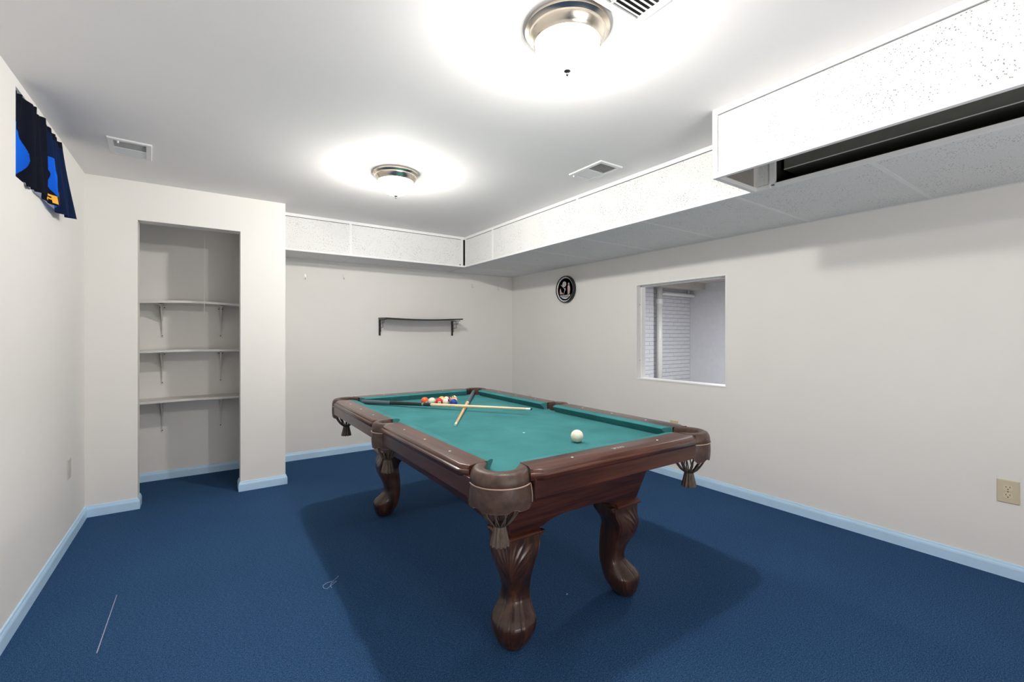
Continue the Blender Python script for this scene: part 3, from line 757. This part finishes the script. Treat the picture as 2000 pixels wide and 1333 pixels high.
def make_leg(sx, sy):
    D = Vector((sx, sy)).normalized(); Pp = Vector((-D.y, D.x)); O = Vector((sx*MX, sy*MY))
    nz, na = 190, 220; rings = []
    for j in range(nz+1):
        z = .431*(j/nz); _, i_, o_, w_, ex = interp(z)
        # light smoothing of the profile
        if .01 < z < .42:
            A = interp(z-.008); Bq = interp(z+.008); i_ = (i_+A[1]+Bq[1])/3; o_ = (o_+A[2]+Bq[2])/3; w_ = (w_+A[3]+Bq[3])/3
        ce, he, hp = (i_+o_)/2, (o_-i_)/2, w_/2; ring = []
        for k in range(na):
            a = 2*PI*k/na; c, s = math.cos(a), math.sin(a)
            e = math.copysign(abs(c)**(2/ex), c); f = math.copysign(abs(s)**(2/ex), s)
            aa = a if a <= PI else a-2*PI        # 0 = outward edge
            d = 0
            if z < .20 and abs(aa) < 1.5:       # toes
                m = min(1, max(0, (.20-z)/.05))*(1 if z > .02 else .4)
                for c0, wd in ((0, .045), (.62, .04), (-.62, .04)): d -= .0032*m*math.exp(-((aa-c0)/wd)**2)
                d += .0022*m*(math.exp(-((aa-.3)/.16)**2)+math.exp(-((aa+.3)/.16)**2))
            if abs(aa) < 1.45 and z > .225:      # carved acanthus on the knee
                h = (z-.225)/.20; x = abs(aa); cxm = .55
                leaf = max(0, 1-((x-cxm)/(.18+.42*h))**2)*min(1, h*4)*min(1, max(0, (1.02-h)*5))
                ang = math.atan2(h-.12, (x-.10)*.9+.001)
                d += .0026*leaf*(.9-1.5*abs(math.sin(ang*13+h*4))**.7)
                d += .002*math.exp(-((x)/.10)**2)*min(1, h*3)
            # side border groove on the flat flanks
            if 1.35 < abs(aa) < 1.5 and z > .03: d -= .0025
            p = O+D*(ce+(he+d)*e)+Pp*((hp+d)*f); ring.append((p.x, p.y, z))
        rings.append(ring)
    b = B(); layers(b, rings)
    lg = obj('leg', b, 'wz', table, True)
    # square moulding cap above the leg
    b = B(); q = .150
    def sq(o, z): return [(sx*(MX+o), sy*(MY+o), z), (sx*(MX-q), sy*(MY+o), z), (sx*(MX-q), sy*(MY-q), z), (sx*(MX+o), sy*(MY-q), z)]
    layers(b, [sq(-.004, .424), sq(.002, .428), sq(.004, .433), sq(.001, .438), sq(-.006, .444), sq(-.012, .448)])
    obj('leg_moulding', b, 'wmould', table, 20)
    # knee brackets hugging the arches
    for ax in (0, 1):
        b = B(); pts = []
        L0 = .145
        for t, z in ((0, .430), (.055, .430), (.040, .412), (.018, .392), (0, .372)): pts.append((t, z))
        rings = []
        for off in (.012, .034):
            if ax == 0: rings.append([(sx*(MX-L0+.02-t), sy*(MY-off), z) for t, z in pts])
            else: rings.append([(sx*(MX-off), sy*(MY-L0+.02-t), z) for t, z in pts])
        layers(b, rings); obj('knee_bracket', b, 'wz', table)
for sx in (-1, 1):
    for sy in (-1, 1): make_leg(sx, sy)
# pockets
def pocket(cx, cy, phi, span, ri, ro, ends):
    p = empty('pocket', (0, 0, 0), 0, table)
    w0 = ro-ri
    prof = [(0, BED-.028), (0, ZR-.014), (.04, ZR-.003), (.16, ZR+.001), (.62, ZR+.001), (.80, ZR-.003), (.93, ZR-.012), (1, ZR-.026), (1.02, ZR-.038), (.94, ZR-.045), (.6, ZR-.045)]
    rings = []; n = 40; si = math.radians(78)
    for i in range(n+1):
        u = -1+2*i/n; s1 = math.copysign(1, u)
        if abs(u) < .72: a = phi+si*u/.72; I = Vector((cx+ri*math.cos(a), cy+ri*math.sin(a)))
        else:
            a = phi+si*s1; e0 = Vector((cx+ri*math.cos(a), cy+ri*math.sin(a))); I = e0.lerp(Vector(ends[0] if u < 0 else ends[1]), (abs(u)-.72)/.28)
        a = phi+span*u; O = Vector((cx+ro*math.cos(a), cy+ro*math.sin(a)))
        rings.append([tuple(I.lerp(O, k))+(z,) for k, z in prof])
    b = B(); layers(b, rings); obj('leather_collar', b, 'leather', p, 40)
    # hanging shield
    sp = span*.96; n = 36; rings = []; ctop = ZR-.044
    def bot(u):      # u -1..1
        q = abs(u); P_ = [(0, -.122), (.30, -.121), (.42, -.113), (.52, -.113), (.64, -.120), (.88, -.121), (.96, -.115), (1, -.104)]
        for (a0, v0), (a1, v1) in zip(P_[:-1], P_[1:]):
            if q <= a1: k = (q-a0)/(a1-a0); k = k*k*(3-2*k); return ZR+v0+(v1-v0)*k
        return ZR-.104
    for i in range(n+1):
        u = -1+2*i/n; a = phi+sp*u; ring = []
        zb = bot(u)
        ks = (0, .25, .5, .75, 1)
        for k in ks: ring.append((ro+.001+.008*math.sin(k*PI*.6)-.010*k*(1-abs(u)**4), ctop+(zb-ctop)*k))
        for k in ks[::-1]: ring.append((ro-.004+.008*math.sin(k*PI*.6)-.010*k*(1-abs(u)**4), ctop+(zb-ctop)*k))
        rings.append([(cx+r*math.cos(a), cy+r*math.sin(a), z) for r, z in ring])
    b = B(); layers(b, rings); obj('leather_shield', b, 'leather', p, 40)
    tp = []
    for i in range(n+1):
        u = -1+2*i/n; a = phi+sp*u; tp.append((cx+(ro+.002)*math.cos(a), cy+(ro+.002)*math.sin(a), ctop))
    b = B(); tube(b, tp, .0024, 6)
    tp = []
    for i in range(n+1):
        u = -1+2*i/n; a = phi+sp*u; r = ro-.002+.0076-.010*(1-abs(u)**4); tp.append((cx+r*math.cos(a), cy+r*math.sin(a), bot(u)))
    tube(b, tp, .0018, 6)
    for u in (-1, 1):
        a = phi+sp*u; tube(b, [(cx+(ro+.003+.006*math.sin(k*PI*.6))*math.cos(a), cy+(ro+.003+.006*math.sin(k*PI*.6))*math.sin(a), ctop+(bot(u)-ctop)*k) for k in (0, .25, .5, .75, 1)], .0018, 6)
    obj('piping', b, 'piping', p, True)
    # woven leather basket
    b = B(); cs_ = .012 if ro > .09 else .002; c2x, c2y = cx+cs_*math.cos(phi), cy+cs_*math.sin(phi)
    for i in range(12):
        for dr in (-1, 1):
            pts = []; rr = []
            for k in range(9):
                q = k/8; z = .700-.118*q; rad = (ro-.042)*(1-q)**.55*(1+.25*math.sin(q*PI))+.016
                a = 2*PI*(i+.5*dr*q*1.6)/12; pts.append((c2x+rad*math.cos(a), c2y+rad*math.sin(a), z)); rr.append(.0034-.0008*q)
            tube(b, pts, rr, 5)
    obj('net', b, 'tassel', p, True)
    b = B(); n = 48; rings = []
    for z, r in ((.592, .012), (.590, .018), (.575, .019), (.560, .022), (.540, .027), (.524, .031), (.521, .030), (.524, .020)):
        rings.append([(c2x+(r+(.0022*math.sin(k*6*2*PI/n*2) if z < .58 else 0))*math.cos(2*PI*k/n), c2y+(r+(.0022*math.sin(k*12*2*PI/n) if z < .58 else 0))*math.sin(2*PI*k/n), z-(.003*(k % 4 < 2) if z < .53 else 0)) for k in range(n)])
    layers(b, rings); obj('tassel', b, 'tassel', p, 50)
for sx in (-1, 1):
    for sy in (-1, 1):
        e = [(sx*.507, sy*.894), (sx*.427, sy*.967)]
        if sx*sy < 0: e = e[::-1]
        # going counter-clockwise, first end is the one at the smaller angle
        pocket(sx*PC[0], sy*PC[1], math.atan2(sy, sx), math.radians(86), .052, .100, e)
    e = [(sx*.507, -sx*.0495), (sx*.507, sx*.0495)]
    pocket(sx*PS, 0, 0 if sx > 0 else PI, math.radians(80), .043, .078, e)

# ================================================================== BALLS AND CUES (all rest on the cloth)
def TW(x, y): c, s = math.cos(TA), math.sin(TA); return (TC[0]+x*c-y*s, TC[1]+x*s+y*c)
def ball(x, y, r, col, label, stripe=None, disc=None, num=None, axis=(0, 0, 1), cat='ball'):
    """stripe: material of band on white ball; disc: direction of the number spot (local)"""
    X, Y = TW(x, y)
    b = B(); n, m_ = 56, 36; ax = Vector(axis).normalized(); dd = Vector(disc).normalized() if disc else None
    rings = []
    bmesh.ops.create_uvsphere(b, u_segments=96, v_segments=64, radius=r)
    for f in b.faces:
        c = f.calc_center_median().normalized(); mi = 0
        if stripe and abs(c.dot(ax)) < .52: mi = 1
        if dd is not None and c.dot(dd) > .905: mi = 2
        f.material_index = mi
    o = obj('billiard_ball' if cat == 'ball' else 'cue_ball', b, [col, stripe or col, 'b_'+'white' if False else 'bwhite'], None, True)
    o.location = (X, Y, BED+r)
    tag(o, label, 'ball', 'racked billiard balls at the far end of the table' if cat == 'ball' else None)
    if num:
        t = text_bm(num, r*.42, r*.02, r*.01)
        up = Vector((0, 0, 1)); xx = up.cross(dd).normalized(); yy = dd.cross(xx)
        for v in t.verts:
            p = (dd*r+xx*v.co.x+yy*v.co.y); v.co = p.normalized()*(r+.0003)
        obj('number', t, 'b_number', o)
    return o
R_ = .0258
# direction towards the camera for number spots is roughly (-.4,-.9,.2) in room axes
ball(-.0655, .668, R_, 'b_orange', 'solid orange ball, leftmost of the racked balls', disc=(.25, -.9, -.35), num='5')
ball(-.0330, .622, R_, 'bwhite', 'cream striped ball showing its plain side between the orange and red balls', stripe='bwhite')
ball(-.0010, .5775, R_, 'b_red', 'solid red ball with a white number spot in the front row', disc=(-.35, -.9, -.12), num='3')
ball(.0310, .5330, R_, 'bwhite', 'white ball with a purple stripe and number spot in the front row', stripe='b_purple', disc=(-.05, -.95, -.12), num='12', axis=(.75, .25, -.6))
ball(.0620, .4880, R_, 'b_blue', 'solid blue ball at the right end of the front row')
ball(.0500, .6450, R_, 'bwhite', 'white ball with a yellow stripe behind the red ball', stripe='b_yellow', axis=(.2, .9, .25))
ball(.0850, .6350, R_, 'bwhite', 'white ball with a maroon stripe behind the purple striped ball', stripe='b_maroon', axis=(.75, .65, -.1))
ball(.1050, .5700, R_, 'bwhite', 'white ball with an amber stripe just behind the blue ball', stripe='b_amber', axis=(.3, .9, .2))
ball(.1400, .6450, R_, 'bwhite', 'white and green striped ball at the back right of the rack', stripe='b_green', axis=(.8, .1, .5), disc=(.3, -.6, .75))
ball(.0525, -.7290, .0281, 'ivory', 'lone cream cue ball near the near end of the table', cat='cue')

def cue(name, label, A, Bp, segs):
    """A butt centre, Bp tip centre; segs: list of (s0, s1, r0, r1, material, part name) in 0..1 along"""
    A = Vector(TW(A[0], A[1])+(A[2],)); E = Vector(TW(Bp[0], Bp[1])+(Bp[2],))
    t = thing(name, label, 'cue', tuple(A)); d = E-A
    for s0, s1, r0, r1, m, nm in segs:
        b = B(); tube(b, [d*s0, d*(s0+(s1-s0)*.5), d*s1], [r0, (r0+r1)/2, r1], 20); obj(nm, b, m, t, 40)
cue('pool_cue', 'pool cue with a grey and black butt and pale shaft lying across the other cue', (-.413, .951, BED+.0150), (.290, -.078, .7675), [
    (0, .006, .010, .0135, 'black', 'bumper'), (.006, .195, .0145, .0135, 'wrap', 'wrap'), (.195, .395, .0135, .0115, 'cueblack', 'forearm'),
    (.395, .405, .0116, .0115, 'steel', 'joint_ring'), (.405, .445, .0113, .0110, 'cueblack', 'joint_collar'), (.445, .450, .0111, .0110, 'steel', 'joint_ring'),
    (.450, .972, .0108, .0067, 'maple', 'shaft'), (.972, .994, .0067, .0066, 'ferrule', 'ferrule'), (.994, 1, .0064, .0055, 'tip', 'tip')])
cue('pool_cue', 'pool cue with grey butt in the far corner pocket, lying under the other cue', (.500, .996, BED+.0150), (-.233, -.114, BED+.0068), [
    (0, .44, .0145, .0125, 'wrap', 'wrap'), (.44, .455, .0120, .0118, 'ferrule', 'joint_ring'), (.455, .965, .0112, .0068, 'maple2', 'shaft'), (.965, .992, .0067, .0066, 'ferrule', 'ferrule'), (.992, 1, .0064, .0058, 'tipg', 'tip')])
